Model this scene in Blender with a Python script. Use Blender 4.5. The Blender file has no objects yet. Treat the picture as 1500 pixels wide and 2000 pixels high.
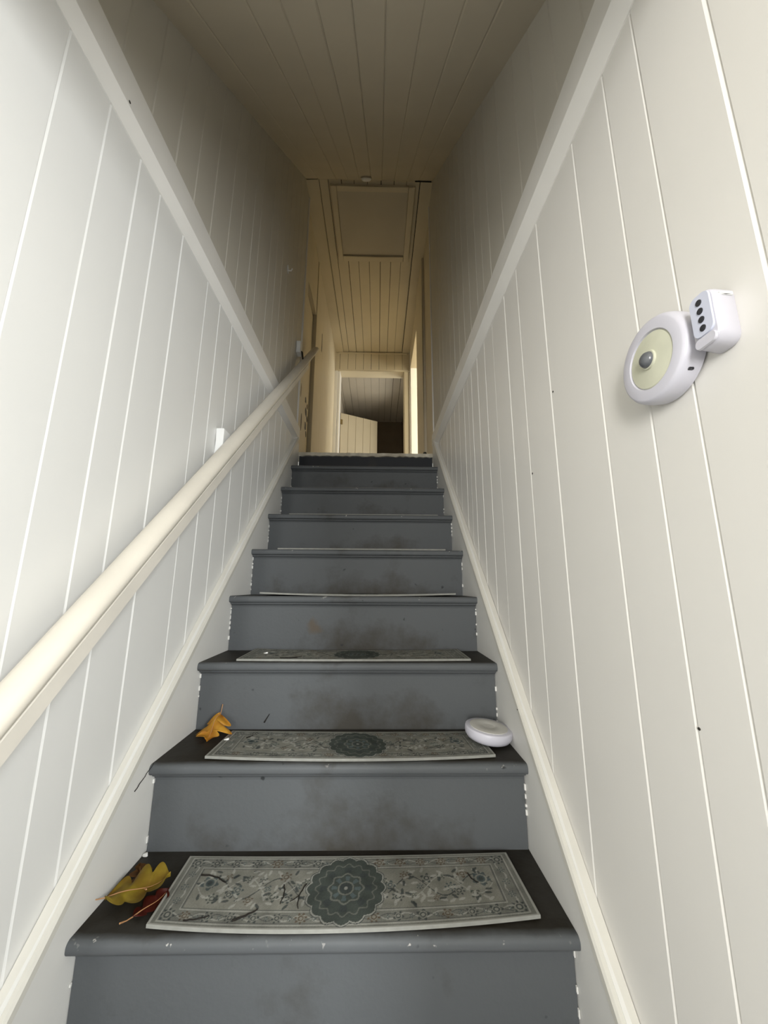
import bpy, bmesh, math, random
import numpy as np
from mathutils import Vector, Matrix
random.seed(4)
SC = bpy.context.scene
COL = SC.collection

# ------------------------------------------------------------------ camera
F_PX = 725.0
PITCH, YAW, ROLL = 0.198013, 0.0166573, 0.0058713
fw = Vector((math.sin(YAW)*math.cos(PITCH), math.cos(YAW)*math.cos(PITCH), math.sin(PITCH)))
rt = fw.cross(Vector((0, 0, 1))).normalized()
up = rt.cross(fw)
c_, s_ = math.cos(ROLL), math.sin(ROLL)
rt, up = c_*rt + s_*up, -s_*rt + c_*up
cam_d = bpy.data.cameras.new('camera')
cam = bpy.data.objects.new('camera', cam_d)
COL.objects.link(cam)
cam_d.sensor_fit = 'HORIZONTAL'
cam_d.sensor_width = 36.0
cam_d.lens = F_PX/1500*36.0
cam_d.clip_start = 0.02
cam.matrix_world = Matrix(((rt.x, up.x, -fw.x, 0.085243), (rt.y, up.y, -fw.y, -0.797255), (rt.z, up.z, -fw.z, 0.617173), (0, 0, 0, 1)))
SC.camera = cam

# ------------------------------------------------------------------ world, daylight and added fill lamps
world = bpy.data.worlds.new('overcast_sky')
SC.world = world
world.use_nodes = True
bgn = world.node_tree.nodes['Background']
bgn.inputs[0].default_value = (0.86, 0.93, 1.0, 1)
bgn.inputs[1].default_value = 1.0


def area(name, loc, target, sx, sy, power, color):
    l = bpy.data.lights.new(name, 'AREA')
    l.shape = 'RECTANGLE'
    l.size, l.size_y, l.energy, l.color = sx, sy, power, color
    o = bpy.data.objects.new(name, l)
    COL.objects.link(o)
    o.location = loc
    o.rotation_euler = (Vector(target) - Vector(loc)).to_track_quat('-Z', 'Y').to_euler()
    return o


area('daylight_front_door', (0.83, -1.60, 0.93), (-0.35, 0.40, 0.80), 0.16, 0.82, 36, (0.96, 0.985, 1.0))
area('fill_right_wall', (-0.45, -2.45, 0.88), (0.45, 0.50, 0.80), 0.40, 1.0, 46, (1.0, 0.985, 0.955))  # added fill lamp beyond the doorway, brightens the right wall
area('daylight_right_room', (2.25, 1.65, 2.75), (-0.2, 3.0, 2.5), 1.0, 1.1, 36, (1.0, 0.90, 0.69))
area('fill_jamb_far_door', (0.98, 1.02, 2.65), (0.50, 3.3, 2.5), 0.45, 1.0, 30, (1.0, 0.93, 0.74))  # added lamp before a solid wall, brightens jamb and far door
area('fill_far_room', (1.05, 4.0, 2.75), (-0.4, 4.2, 2.9), 0.6, 0.7, 11, (1.0, 0.94, 0.80))  # added unseen lamp, lifts the far door leaf and ceiling

vs = SC.view_settings
vs.view_transform = 'Standard'
vs.look = 'None'
vs.gamma = 1.0
vs.use_curve_mapping = False
vs.exposure = 0.0

# ------------------------------------------------------------------ measures (metres; z = 0 on the nearest nosing)
RUN, RISE, NSTEP = 0.20131, 0.1931, 8
SLOPE = RISE/RUN
FLOOR_Z = -3*RISE
LAND_Z = 1.506
LAND_Y = 1.60
CEIL_A, CEIL_B = 1.0, 2.145          # sloped ceiling: z = y*A + B
HALL_Z = 3.55
XW = 0.475                           # plank face of both walls


# ------------------------------------------------------------------ materials
def lin(r, g, b):
    f = lambda c: (c/255/12.92) if c/255 <= 0.04045 else ((c/255+0.055)/1.055)**2.4
    return (f(r), f(g), f(b), 1)


def mat(name, color, rough=0.5, spec=0.5, noise=0.0, nscale=8.0, bump=0.0, bscale=60.0, color2=None):
    m = bpy.data.materials.new(name)
    m.use_nodes = True
    nt = m.node_tree
    b = nt.nodes['Principled BSDF']
    b.inputs['Base Color'].default_value = color
    b.inputs['Roughness'].default_value = rough
    b.inputs['Specular IOR Level'].default_value = spec
    tc = nt.nodes.new('ShaderNodeTexCoord')
    if noise or color2:
        n = nt.nodes.new('ShaderNodeTexNoise')
        n.inputs['Scale'].default_value = nscale
        n.inputs['Detail'].default_value = 6
        nt.links.new(tc.outputs['Object'], n.inputs['Vector'])
        r = nt.nodes.new('ShaderNodeValToRGB')
        r.color_ramp.elements[0].position = 0.35
        r.color_ramp.elements[1].position = 0.68
        c2 = color2 or tuple(x*(1-noise) for x in color[:3]) + (1,)
        r.color_ramp.elements[0].color = c2
        r.color_ramp.elements[1].color = color
        nt.links.new(n.outputs['Fac'], r.inputs['Fac'])
        nt.links.new(r.outputs['Color'], b.inputs['Base Color'])
    if bump:
        n2 = nt.nodes.new('ShaderNodeTexNoise')
        n2.inputs['Scale'].default_value = bscale
        n2.inputs['Detail'].default_value = 4
        nt.links.new(tc.outputs['Object'], n2.inputs['Vector'])
        bp = nt.nodes.new('ShaderNodeBump')
        bp.inputs['Strength'].default_value = bump
        bp.inputs['Distance'].default_value = 0.002
        nt.links.new(n2.outputs['Fac'], bp.inputs['Height'])
        nt.links.new(bp.outputs['Normal'], b.inputs['Normal'])
    return m


def stair_paint(name, base, dirt, amount, stain_low=False, chips=False, top=None, blob=None):
    """grey floor paint with brown scuffs; chips bare white specks along the nosing"""
    m = bpy.data.materials.new(name)
    m.use_nodes = True
    nt = m.node_tree
    L = nt.links.new
    N = nt.nodes.new
    b = nt.nodes['Principled BSDF']
    b.inputs['Roughness'].default_value = 0.55
    b.inputs['Specular IOR Level'].default_value = 0.22
    geo = N('ShaderNodeNewGeometry')
    tc = N('ShaderNodeTexCoord')
    n1 = N('ShaderNodeTexNoise')
    n1.inputs['Scale'].default_value = 7.5
    n1.inputs['Detail'].default_value = 5
    n1.inputs['Roughness'].default_value = 0.62
    L(geo.outputs['Position'], n1.inputs['Vector'])
    sx = N('ShaderNodeSeparateXYZ')
    L(tc.outputs['Object'], sx.inputs[0])
    fac = n1.outputs['Fac']
    if stain_low:      # scuffs sit on the lower half of a riser, about its middle
        mz = N('ShaderNodeMapRange')
        mz.inputs['From Min'].default_value = 0.13
        mz.inputs['From Max'].default_value = 0.0
        L(sx.outputs['Z'], mz.inputs['Value'])
        ax = N('ShaderNodeMath'); ax.operation = 'SUBTRACT'; ax.inputs[1].default_value = 0.06
        L(sx.outputs['X'], ax.inputs[0])
        ab = N('ShaderNodeMath'); ab.operation = 'ABSOLUTE'
        L(ax.outputs[0], ab.inputs[0])
        mx = N('ShaderNodeMapRange')
        mx.inputs['From Min'].default_value = 0.42
        mx.inputs['From Max'].default_value = 0.05
        L(ab.outputs[0], mx.inputs['Value'])
        mu = N('ShaderNodeMath'); mu.operation = 'MULTIPLY'
        L(mz.outputs[0], mu.inputs[0]); L(mx.outputs[0], mu.inputs[1])
        ad = N('ShaderNodeMath'); ad.operation = 'MULTIPLY_ADD'
        ad.inputs[1].default_value = 0.36
        L(mu.outputs[0], ad.inputs[0]); L(n1.outputs['Fac'], ad.inputs[2])
        fac = ad.outputs[0]
    r = N('ShaderNodeValToRGB')
    r.color_ramp.elements[0].position = 0.60 - 0.2*amount
    r.color_ramp.elements[1].position = 0.92 - 0.2*amount
    r.color_ramp.elements[0].color = (0, 0, 0, 1)
    r.color_ramp.elements[1].color = (1, 1, 1, 1)
    L(fac, r.inputs['Fac'])
    mix = N('ShaderNodeMix'); mix.data_type = 'RGBA'
    mix.inputs['A'].default_value = base
    mix.inputs['B'].default_value = dirt
    L(r.outputs['Color'], mix.inputs['Factor'])
    out = mix.outputs['Result']
    if blob:     # one splash of dried mud
        bx_, bz_, br_ = blob
        dx_ = N('ShaderNodeVectorMath'); dx_.operation = 'DISTANCE'
        n6 = N('ShaderNodeTexNoise'); n6.inputs['Scale'].default_value = 26; n6.inputs['Detail'].default_value = 3
        L(tc.outputs['Object'], n6.inputs['Vector'])
        sc_ = N('ShaderNodeVectorMath'); sc_.operation = 'MULTIPLY_ADD'
        sc_.inputs[1].default_value = (0.05, 0.0, 0.05)
        L(n6.outputs['Color'], sc_.inputs[0]); L(tc.outputs['Object'], sc_.inputs[2])
        L(sc_.outputs[0], dx_.inputs[0]); dx_.inputs[1].default_value = (bx_+0.025, 0.0, bz_+0.025)
        mr_ = N('ShaderNodeMapRange')
        mr_.inputs['From Min'].default_value = br_; mr_.inputs['From Max'].default_value = br_*0.45
        mr_.inputs['To Max'].default_value = 0.8
        L(dx_.outputs['Value'], mr_.inputs['Value'])
        mb_ = N('ShaderNodeMix'); mb_.data_type = 'RGBA'
        mb_.inputs['B'].default_value = (0.105, 0.082, 0.058, 1)
        L(mr_.outputs[0], mb_.inputs['Factor']); L(out, mb_.inputs['A'])
        out = mb_.outputs['Result']
    # small dark flecks
    n2 = N('ShaderNodeTexNoise')
    n2.inputs['Scale'].default_value = 34
    n2.inputs['Detail'].default_value = 1
    L(geo.outputs['Position'], n2.inputs['Vector'])
    r2 = N('ShaderNodeValToRGB')
    r2.color_ramp.elements[0].position = 0.765
    r2.color_ramp.elements[1].position = 0.81
    L(n2.outputs['Fac'], r2.inputs['Fac'])
    mf = N('ShaderNodeMix'); mf.data_type = 'RGBA'
    mf.inputs['B'].default_value = tuple(0.35*x for x in base[:3]) + (1,)
    L(r2.outputs['Color'], mf.inputs['Factor']); L(out, mf.inputs['A'])
    out = mf.outputs['Result']
    if chips:
        n3 = N('ShaderNodeTexNoise')
        n3.inputs['Scale'].default_value = 75
        n3.inputs['Detail'].default_value = 2
        L(geo.outputs['Position'], n3.inputs['Vector'])
        n4 = N('ShaderNodeTexNoise')
        n4.inputs['Scale'].default_value = 9
        L(geo.outputs['Position'], n4.inputs['Vector'])
        band = N('ShaderNodeMapRange')     # only on the worn front edge
        band.inputs['From Min'].default_value = 0.016
        band.inputs['From Max'].default_value = 0.006
        L(sx.outputs['Y'], band.inputs['Value'])
        zz = N('ShaderNodeMapRange')
        zz.inputs['From Min'].default_value = -0.013
        zz.inputs['From Max'].default_value = -0.004
        L(sx.outputs['Z'], zz.inputs['Value'])
        a = N('ShaderNodeMath'); a.operation = 'MULTIPLY'
        L(band.outputs[0], a.inputs[0]); L(zz.outputs[0], a.inputs[1])
        r3 = N('ShaderNodeValToRGB')
        r3.color_ramp.elements[0].position = 0.66
        r3.color_ramp.elements[1].position = 0.70
        L(n3.outputs['Fac'], r3.inputs['Fac'])
        r4 = N('ShaderNodeValToRGB')
        r4.color_ramp.elements[0].position = 0.50
        r4.color_ramp.elements[1].position = 0.60
        L(n4.outputs['Fac'], r4.inputs['Fac'])
        a2 = N('ShaderNodeMath'); a2.operation = 'MULTIPLY'
        L(r3.outputs['Color'], a2.inputs[0]); L(a.outputs[0], a2.inputs[1])
        a3 = N('ShaderNodeMath'); a3.operation = 'MULTIPLY'
        L(a2.outputs[0], a3.inputs[0]); L(r4.outputs['Color'], a3.inputs[1])
        mc = N('ShaderNodeMix'); mc.data_type = 'RGBA'
        mc.inputs['B'].default_value = (0.62, 0.60, 0.55, 1)
        L(a3.outputs[0], mc.inputs['Factor']); L(out, mc.inputs['A'])
        out = mc.outputs['Result']
    if top:      # trodden, dirty upper face behind the painted nosing
        rt2 = N('ShaderNodeValToRGB')
        rt2.color_ramp.elements[0].position = 0.38
        rt2.color_ramp.elements[1].position = 0.66
        rt2.color_ramp.elements[0].color = top[1]
        rt2.color_ramp.elements[1].color = top[0]
        L(n1.outputs['Fac'], rt2.inputs['Fac'])
        ed = N('ShaderNodeMath'); ed.operation = 'MULTIPLY_ADD'
        ed.inputs[1].default_value = 0.030
        L(n1.outputs['Fac'], ed.inputs[0]); L(sx.outputs['Y'], ed.inputs[2])
        tm_ = N('ShaderNodeMapRange')
        tm_.inputs['From Min'].default_value = 0.020
        tm_.inputs['From Max'].default_value = 0.036
        L(ed.outputs[0], tm_.inputs['Value'])
        mt = N('ShaderNodeMix'); mt.data_type = 'RGBA'
        L(tm_.outputs[0], mt.inputs['Factor']); L(out, mt.inputs['A']); L(rt2.outputs['Color'], mt.inputs['B'])
        out = mt.outputs['Result']
    L(out, b.inputs['Base Color'])
    bp = N('ShaderNodeBump')
    bp.inputs['Strength'].default_value = 0.25
    bp.inputs['Distance'].default_value = 0.002
    n5 = N('ShaderNodeTexNoise')
    n5.inputs['Scale'].default_value = 90
    L(geo.outputs['Position'], n5.inputs['Vector'])
    L(n5.outputs['Fac'], bp.inputs['Height'])
    L(bp.outputs['Normal'], b.inputs['Normal'])
    return m


M = {}
M['wall_l'] = mat('white_satin_paint_left', (0.74, 0.735, 0.705, 1), 0.42, 0.45, 0.03, 2.5, 0.08, 14)
M['wall_r'] = mat('white_satin_paint_right', (0.755, 0.735, 0.69, 1), 0.42, 0.45, 0.03, 2.5, 0.08, 14)
M['upper'] = mat('cream_upper_boards_shaded', (0.585, 0.555, 0.485, 1), 0.45, 0.35, 0.04, 2.5, 0.08, 14)  # cream darkened to put the upper walls' shade into the colour
M['trim'] = mat('white_trim_paint', (0.83, 0.81, 0.765, 1), 0.38, 0.5, 0.05, 6, 0.15, 40)
M['cap'] = mat('cream_cap_paint', (0.66, 0.64, 0.575, 1), 0.42, 0.4, 0.08, 7, 0.2, 40)
M['skirt'] = mat('white_skirt_paint', (0.74, 0.73, 0.69, 1), 0.42, 0.45, 0.05, 6, 0.1, 30)
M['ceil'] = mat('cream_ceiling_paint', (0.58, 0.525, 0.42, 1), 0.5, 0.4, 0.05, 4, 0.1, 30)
M['hall'] = mat('cream_hall_paint', (0.70, 0.62, 0.46, 1), 0.45, 0.4, 0.06, 4, 0.1, 30)
M['far'] = mat('far_room_paint', (0.62, 0.57, 0.49, 1), 0.55, 0.3, 0.06, 4)
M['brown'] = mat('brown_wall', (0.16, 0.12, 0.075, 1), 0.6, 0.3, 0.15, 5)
M['joint'] = mat('joint_backing', (0.60, 0.58, 0.53, 1), 0.6, 0.2)
M['joint_dark'] = mat('open_joint_backing', (0.05, 0.042, 0.03, 1), 0.8, 0.1)
M['rail'] = mat('cream_rail_paint', (0.70, 0.655, 0.565, 1), 0.34, 0.5, 0.08, 9, 0.12, 50)
M['rail_low'] = mat('rail_strip_paint', (0.72, 0.68, 0.60, 1), 0.4, 0.5, 0.08, 9, 0.12, 50)
M['white'] = mat('white_gloss', (0.82, 0.82, 0.80, 1), 0.3, 0.5)
GREY = (0.100, 0.106, 0.110, 1)
DIRT = (0.058, 0.054, 0.046, 1)
M['riser_clean'] = stair_paint('riser_grey_paint_clean', GREY, DIRT, -0.1)
M['riser'] = stair_paint('riser_grey_paint', GREY, DIRT, 0.07, stain_low=True)
M['riser_mud'] = stair_paint('riser_grey_paint_mud', GREY, DIRT, 0.12, stain_low=True, blob=(-0.146, 0.083, 0.034))
M['tread'] = stair_paint('tread_grey_paint', GREY, DIRT, 0.0, chips=True, top=((0.030, 0.028, 0.024, 1), (0.016, 0.013, 0.008, 1)))
M['cove'] = stair_paint('cove_grey_paint', GREY, DIRT, 0.0)
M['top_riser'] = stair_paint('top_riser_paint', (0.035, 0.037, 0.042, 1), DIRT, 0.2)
M['landing'] = mat('worn_landing_edge', (0.40, 0.35, 0.26, 1), 0.5, 0.4, 0, 14, 0.2, 40, color2=(0.62, 0.58, 0.47, 1))
M['plastic'] = mat('white_plastic', (0.60, 0.59, 0.65, 1), 0.34, 0.5)
M['lens'] = mat('cream_diffuser', (0.66, 0.66, 0.52, 1), 0.28, 0.5, 0.12, 22)
M['sensor'] = mat('grey_sensor_dome', (0.115, 0.12, 0.13, 1), 0.22, 0.6)
M['panel'] = mat('blue_grey_remote_face', (0.60, 0.62, 0.73, 1), 0.4, 0.4)
M['button'] = mat('dark_button', (0.03, 0.03, 0.035, 1), 0.5, 0.4)
M['twig'] = mat('dark_twig_bark', (0.018, 0.015, 0.012, 1), 0.8, 0.2, 0.3, 60)
M['iron'] = mat('dark_iron', (0.03, 0.026, 0.02, 1), 0.55, 0.4)
M['brass'] = mat('old_brass', (0.24, 0.17, 0.06, 1), 0.45, 0.5)
M['leaf_y'] = mat('yellow_leaf', (0.80, 0.46, 0.06, 1), 0.5, 0.35, 0, 30, 0.3, 80, color2=(0.62, 0.27, 0.03, 1))
M['leaf_o'] = mat('olive_yellow_leaf', (0.44, 0.33, 0.035, 1), 0.5, 0.35, 0, 26, 0.3, 80, color2=(0.26, 0.15, 0.02, 1))
M['leaf_r'] = mat('dark_red_leaf', (0.10, 0.014, 0.008, 1), 0.5, 0.35, 0.3, 30, 0.3, 80)
M['leaf_b'] = mat('brown_leaf', (0.17, 0.075, 0.02, 1), 0.55, 0.3, 0.3, 30, 0.3, 80)
M['flake'] = mat('paint_flake', (0.8, 0.79, 0.75, 1), 0.6, 0.3)
M['stem'] = mat('leaf_stem', (0.42, 0.22, 0.10, 1), 0.6, 0.3)
M['concrete'] = mat('grey_floor', (0.20, 0.20, 0.20, 1), 0.8, 0.2, 0.1, 4)


# ------------------------------------------------------------------ helpers
def obj(name, me, m=None, parent=None):
    if isinstance(me, bmesh.types.BMesh):
        bm = me
        bmesh.ops.recalc_face_normals(bm, faces=bm.faces[:])
        me = bpy.data.meshes.new(name)
        bm.to_mesh(me)
        bm.free()
    o = bpy.data.objects.new(name, me)
    COL.objects.link(o)
    if m is not None and not me.materials:
        me.materials.append(m)
    if parent is not None:
        o.parent = parent
    return o


def smooth(o, ang=40):
    me = o.data
    for p in me.polygons:
        p.use_smooth = True
    me.set_sharp_from_angle(angle=math.radians(ang))
    return o


def tag(o, label=None, cat=None, group=None, kind=None):
    if label: o['label'] = label
    if cat: o['category'] = cat
    if group: o['group'] = group
    if kind: o['kind'] = kind
    return o


def struct(name, me, m=None):
    o = obj(name, me, m)
    o['kind'] = 'structure'
    return o


def empty(name, loc, label, cat, group=None):
    o = bpy.data.objects.new(name, None)
    COL.objects.link(o)
    o.location = loc
    o.empty_display_size = 0.05
    return tag(o, label, cat, group)


def bx(bm, x0, x1, y0, y1, z0, z1, bev=0.0, seg=2):
    vs_ = [bm.verts.new((x, y, z)) for z in (z0, z1) for y in (y0, y1) for x in (x0, x1)]
    fs = [(0, 1, 3, 2), (4, 5, 7, 6), (0, 1, 5, 4), (2, 3, 7, 6), (0, 2, 6, 4), (1, 3, 7, 5)]
    faces = [bm.faces.new([vs_[i] for i in f]) for f in fs]
    if bev:
        es = list({e for f in faces for e in f.edges})
        bmesh.ops.bevel(bm, geom=es, offset=bev, segments=seg, profile=0.5, affect='EDGES')
    return bm


def box(x0, x1, y0, y1, z0, z1, bev=0.0, seg=2):
    return bx(bmesh.new(), x0, x1, y0, y1, z0, z1, bev, seg)


def sweep(rings, closed=True, caps=True, bm=None):
    """rings: list of lists of 3-D points, joined ring to ring"""
    bm = bm or bmesh.new()
    R = [[bm.verts.new(p) for p in ring] for ring in rings]
    n = len(R[0])
    for a, b in zip(R[:-1], R[1:]):
        for i in range(n if closed else n-1):
            j = (i+1) % n
            bm.faces.new((a[i], a[j], b[j], b[i]))
    if caps and closed:
        bm.faces.new(R[0]); bm.faces.new(R[-1][::-1])
    return bm


def tube(pts, radii, seg=8, bm=None):
    rings = []
    P = [Vector(p) for p in pts]
    for i, p in enumerate(P):
        t = (P[min(i+1, len(P)-1)] - P[max(i-1, 0)]).normalized()
        a = t.cross(Vector((0.31, 0.2, 0.93)))
        if a.length < 0.1: a = t.cross(Vector((1, 0, 0)))
        a.normalize(); b = t.cross(a)
        r = radii[i] if isinstance(radii, (list, tuple)) else radii
        rings.append([p + r*(math.cos(2*math.pi*k/seg)*a + math.sin(2*math.pi*k/seg)*b) for k in range(seg)])
    return sweep(rings, bm=bm)


def lathe(profile, origin, axis, seg=48):
    """profile: list of (radius, height along axis)"""
    ax = Vector(axis).normalized()
    a = ax.cross(Vector((0, 0, 1)))
    if a.length < 0.1: a = ax.cross(Vector((0, 1, 0)))
    a.normalize(); b = ax.cross(a)
    O = Vector(origin)
    rings = [[O + h*ax + r*(math.cos(2*math.pi*k/seg)*a + math.sin(2*math.pi*k/seg)*b) for k in range(seg)] for r, h in profile]
    return sweep(rings)


def polyslab(pts2, f, d0, d1):
    """polygon in 2-D mapped to 3-D by f(p, depth) between two depths"""
    return sweep([[f(p, d0) for p in pts2], [f(p, d1) for p in pts2]])


# ------------------------------------------------------------------ wall planks
CH, CD = 0.0046, 0.0038     # chamfer width and depth of the V joints


def wall_plank(parent, m, s, xf, y0, y1, zb, zt, th=0.014, ch=CH, cd=CD):
    """vertical tongue-and-groove board; s=-1 left wall, +1 right wall; room face at s*xf"""
    dx = random.uniform(-0.0006, 0.0006)
    xf = xf + dx
    g = 0.0
    prof = [(s*(xf+th), y0+g), (s*(xf+cd), y0+g), (s*xf, y0+ch), (s*xf, y1-0.0010), (s*(xf+0.4*cd), y1-g), (s*(xf+th), y1-g)]
    return obj('plank', sweep([[(x, y, zb(y)) for x, y in prof], [(x, y, zt(y)) for x, y in prof]]), m, parent)


def wall_back(name, s, xf, y0, y1, zb, zt, m):
    pts = [(y0, zb(y0)), (y1, zb(y1)), (y1, zt(y1)), (y0, zt(y0))]
    return struct(name, polyslab(pts, lambda p, d: (s*d, p[0], p[1]), xf+0.013, xf+0.10), m)


step_z = lambda y: max(FLOOR_Z, SLOPE*y - 0.02)
ceil_z = lambda y: CEIL_A*y + CEIL_B
ltrim_z = lambda y: 1.592 - 0.016*y
rtrim_z = lambda y: 1.513 + 0.012*y
YL_END, YR_END = 1.53, 1.58
Y_NEAR = -0.80

# left wall, lower boarding (below the level trim)
LJ = [-0.84, -0.73, -0.62, -0.515, -0.41, -0.305, -0.201, -0.101, -0.022, 0.09, 0.249, 0.345, 0.452, 0.563, 0.695, 0.79, 0.876, 0.98, 1.09, 1.20, 1.31, 1.42, YL_END]
wl = wall_back('wall_left', -1, XW, -0.9, YL_END, lambda y: FLOOR_Z if y < 0 else SLOPE*y-0.25, lambda y: ltrim_z(y)+0.04, M['joint'])
for a, b in zip(LJ[:-1], LJ[1:]):
    wall_plank(wl, M['wall_l'], -1, XW, a, b, lambda y: max(FLOOR_Z, SLOPE*y-0.02), lambda y: ltrim_z(y)+0.03)
# right wall, lower boarding
RJ = [Y_NEAR, -0.69, -0.585, -0.487, -0.386, -0.312, -0.209, -0.035, 0.103, 0.205, 0.331, 0.43, 0.53, 0.624, 0.69, 0.763, 0.87, 0.975, 1.08, 1.185, 1.29, 1.40, 1.50, YR_END]
wr = wall_back('wall_right', 1, XW, Y_NEAR, YR_END, lambda y: FLOOR_Z if y < 0 else SLOPE*y-0.25, lambda y: rtrim_z(y)+0.04, M['joint'])
for a, b in zip(RJ[:-1], RJ[1:]):
    wall_plank(wr, M['wall_r'], 1, XW, a, b, lambda y: max(FLOOR_Z, SLOPE*y-0.02), lambda y: rtrim_z(y)+0.03)
# upper boarding above the trims, up to the sloped ceiling
XU = 0.464
UJ = [-0.84, -0.735, -0.63, -0.525, -0.42, -0.315, -0.21, -0.105, 0.0, 0.10, 0.207, 0.329, 0.425, 0.536, 0.616, 0.768, 0.87, 0.975, 1.08, 1.185, 1.29, 1.395, YL_END]
zt_up = lambda y: min(ceil_z(y), HALL_Z) + 0.02
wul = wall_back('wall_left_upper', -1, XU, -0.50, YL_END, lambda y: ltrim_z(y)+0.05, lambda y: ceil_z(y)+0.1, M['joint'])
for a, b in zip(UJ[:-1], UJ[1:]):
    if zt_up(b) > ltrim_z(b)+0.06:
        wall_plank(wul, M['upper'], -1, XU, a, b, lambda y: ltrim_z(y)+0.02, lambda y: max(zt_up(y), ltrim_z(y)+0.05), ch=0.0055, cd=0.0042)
UR = [Y_NEAR, -0.70, -0.60, -0.50, -0.40, -0.30, -0.20, -0.10, 0.0, 0.142, 0.272, 0.36, 0.442, 0.55, 0.655, 0.76, 0.865, 0.97, 1.075, 1.18, 1.285, 1.39, YR_END]
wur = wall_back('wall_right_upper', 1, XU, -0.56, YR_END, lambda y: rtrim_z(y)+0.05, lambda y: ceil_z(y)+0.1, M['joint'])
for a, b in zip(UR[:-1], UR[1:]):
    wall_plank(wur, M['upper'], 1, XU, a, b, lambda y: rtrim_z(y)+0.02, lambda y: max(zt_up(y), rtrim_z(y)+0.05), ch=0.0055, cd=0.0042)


# level trims at landing height, wedge-topped boards
def level_trim(name, s, zf, y0, y1, t, d, h):
    prof = [(-0.003, 0.0), (0.002, 0.0), (t, d), (t+0.0006, d+0.001), (t+0.0006, h-0.003), (t-0.002, h), (-0.003, h+0.004)]
    rings = []
    n = 10
    for i in range(n+1):
        y = y0 + (y1-y0)*i/n
        w = 0.0012*math.sin(i*1.9)
        rings.append([(s*(XW-p[0]), y, zf(y)+p[1]+w) for p in prof])
    return struct(name, sweep(rings), M['trim'])


level_trim('trim_1', -1, ltrim_z, -0.88, YL_END+0.05, 0.023, 0.0225, 0.106)
level_trim('trim_2', 1, rtrim_z, Y_NEAR, YR_END+0.02, 0.023, 0.031, 0.106)


# skirt boards beside the steps, with a cap moulding
def skirt(name, s):
    off = 0.093
    pts = [(-0.62, FLOOR_Z), (-0.62, SLOPE*-0.62+off+0.02), (1.53, SLOPE*1.53+off+0.02), (1.60, LAND_Z+0.05), (1.60, LAND_Z-0.25), (1.4, SLOPE*1.4-0.32), (0.0, -0.32), (-0.3, FLOOR_Z)]
    o = struct(name, polyslab(pts, lambda p, d: (s*d, p[0], p[1]), 0.4555, 0.473), M['skirt'])
    prof = [(0.474, 0.082), (0.4475, 0.084), (0.4455, 0.087), (0.4455, 0.104), (0.449, 0.110), (0.456, 0.1115), (0.474, 0.1165)]
    rings = []
    for i in range(23):
        y = -0.63 + (1.545+0.63)*i/22
        w = 0.0008*math.sin(i*2.3)
        rings.append([(s*x, y, SLOPE*y + z + w) for x, z in prof])
    obj('cap_moulding', sweep(rings), M['cap'], o)
    # thin cracked seam of caulk where the steps meet the board
    bm = bmesh.new()
    for k in range(-1, NSTEP):
        for q in range(9):
            if random.random() < 0.5: continue
            z = (k-1)*RISE + 0.02 + q*0.018
            y = k*RUN + 0.026
            r = random.uniform(0.0012, 0.0028)
            bx(bm, s*0.4535-r*0.7, s*0.4535+r*0.7, y-0.003, y+0.001, z, z+random.uniform(0.004, 0.014))
    tag(obj('caulk', bm, M['flake'], o), kind='stuff')
    return o


skirt('baseboard_left', -1)
skirt('baseboard_right', 1)

# ------------------------------------------------------------------ ceiling over the stairs (sloped, boarded)
ceil = struct('ceiling', polyslab([(-0.60, ceil_z(-0.60)+0.012), (1.41, ceil_z(1.41)+0.012), (1.41, ceil_z(1.41)+0.1), (-0.60, ceil_z(-0.60)+0.1)],
                                  lambda p, d: (d, p[0], p[1]), -0.52, 0.52), M['joint_dark'])
CJ = [-0.50, -0.377, -0.241, -0.158, -0.072, 0.013, 0.094, 0.186, 0.28, 0.364, 0.50]
for a, b in zip(CJ[:-1], CJ[1:]):
    g = random.choice((0.0, 0.0002, 0.0004))
    dz = random.uniform(-0.001, 0.001)
    prof = [(a+g, 0.012), (a+g, 0.002), (a+0.004, 0.0), (b-0.004, 0.0), (b-g, 0.002), (b-g, 0.012)]
    rings = []
    for y in (-0.60, 1.405):
        rings.append([(x, y-0.7*(z+dz), ceil_z(y)+0.7*(z+dz)) for x, z in prof])
    obj('plank', sweep(rings), M['ceil'], ceil)

# ------------------------------------------------------------------ upper hall: ceiling boards, hatch, walls
hc = struct('ceiling_hall', box(-0.60, 0.62, 1.39, 3.50, HALL_Z+0.010, HALL_Z+0.08), M['joint_dark'])
HJ = [-0.372, -0.305, -0.207, -0.113, -0.016, 0.086, 0.184, 0.276, 0.374]
for a, b in zip(HJ[:-1], HJ[1:]):
    g = random.choice((0.0012, 0.002, 0.0028))
    z = HALL_Z + random.uniform(-0.001, 0.001)
    prof = [(a+g, 0.012), (a+g, 0.002), (a+0.005, 0.0), (b-0.005, 0.0), (b-g, 0.002), (b-g, 0.012)]
    obj('plank', sweep([[(x, y, z+q) for x, q in prof] for y in (1.392, 3.455)]), M['hall'], hc)
for x0, x1, zt in ((-0.52, -0.374, -0.012), (0.377, 0.53, -0.012)):
    obj('edge_board', box(x0, x1, 1.400, 3.46, HALL_Z+zt, HALL_Z+0.012, 0.002), M['hall'], hc)

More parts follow.
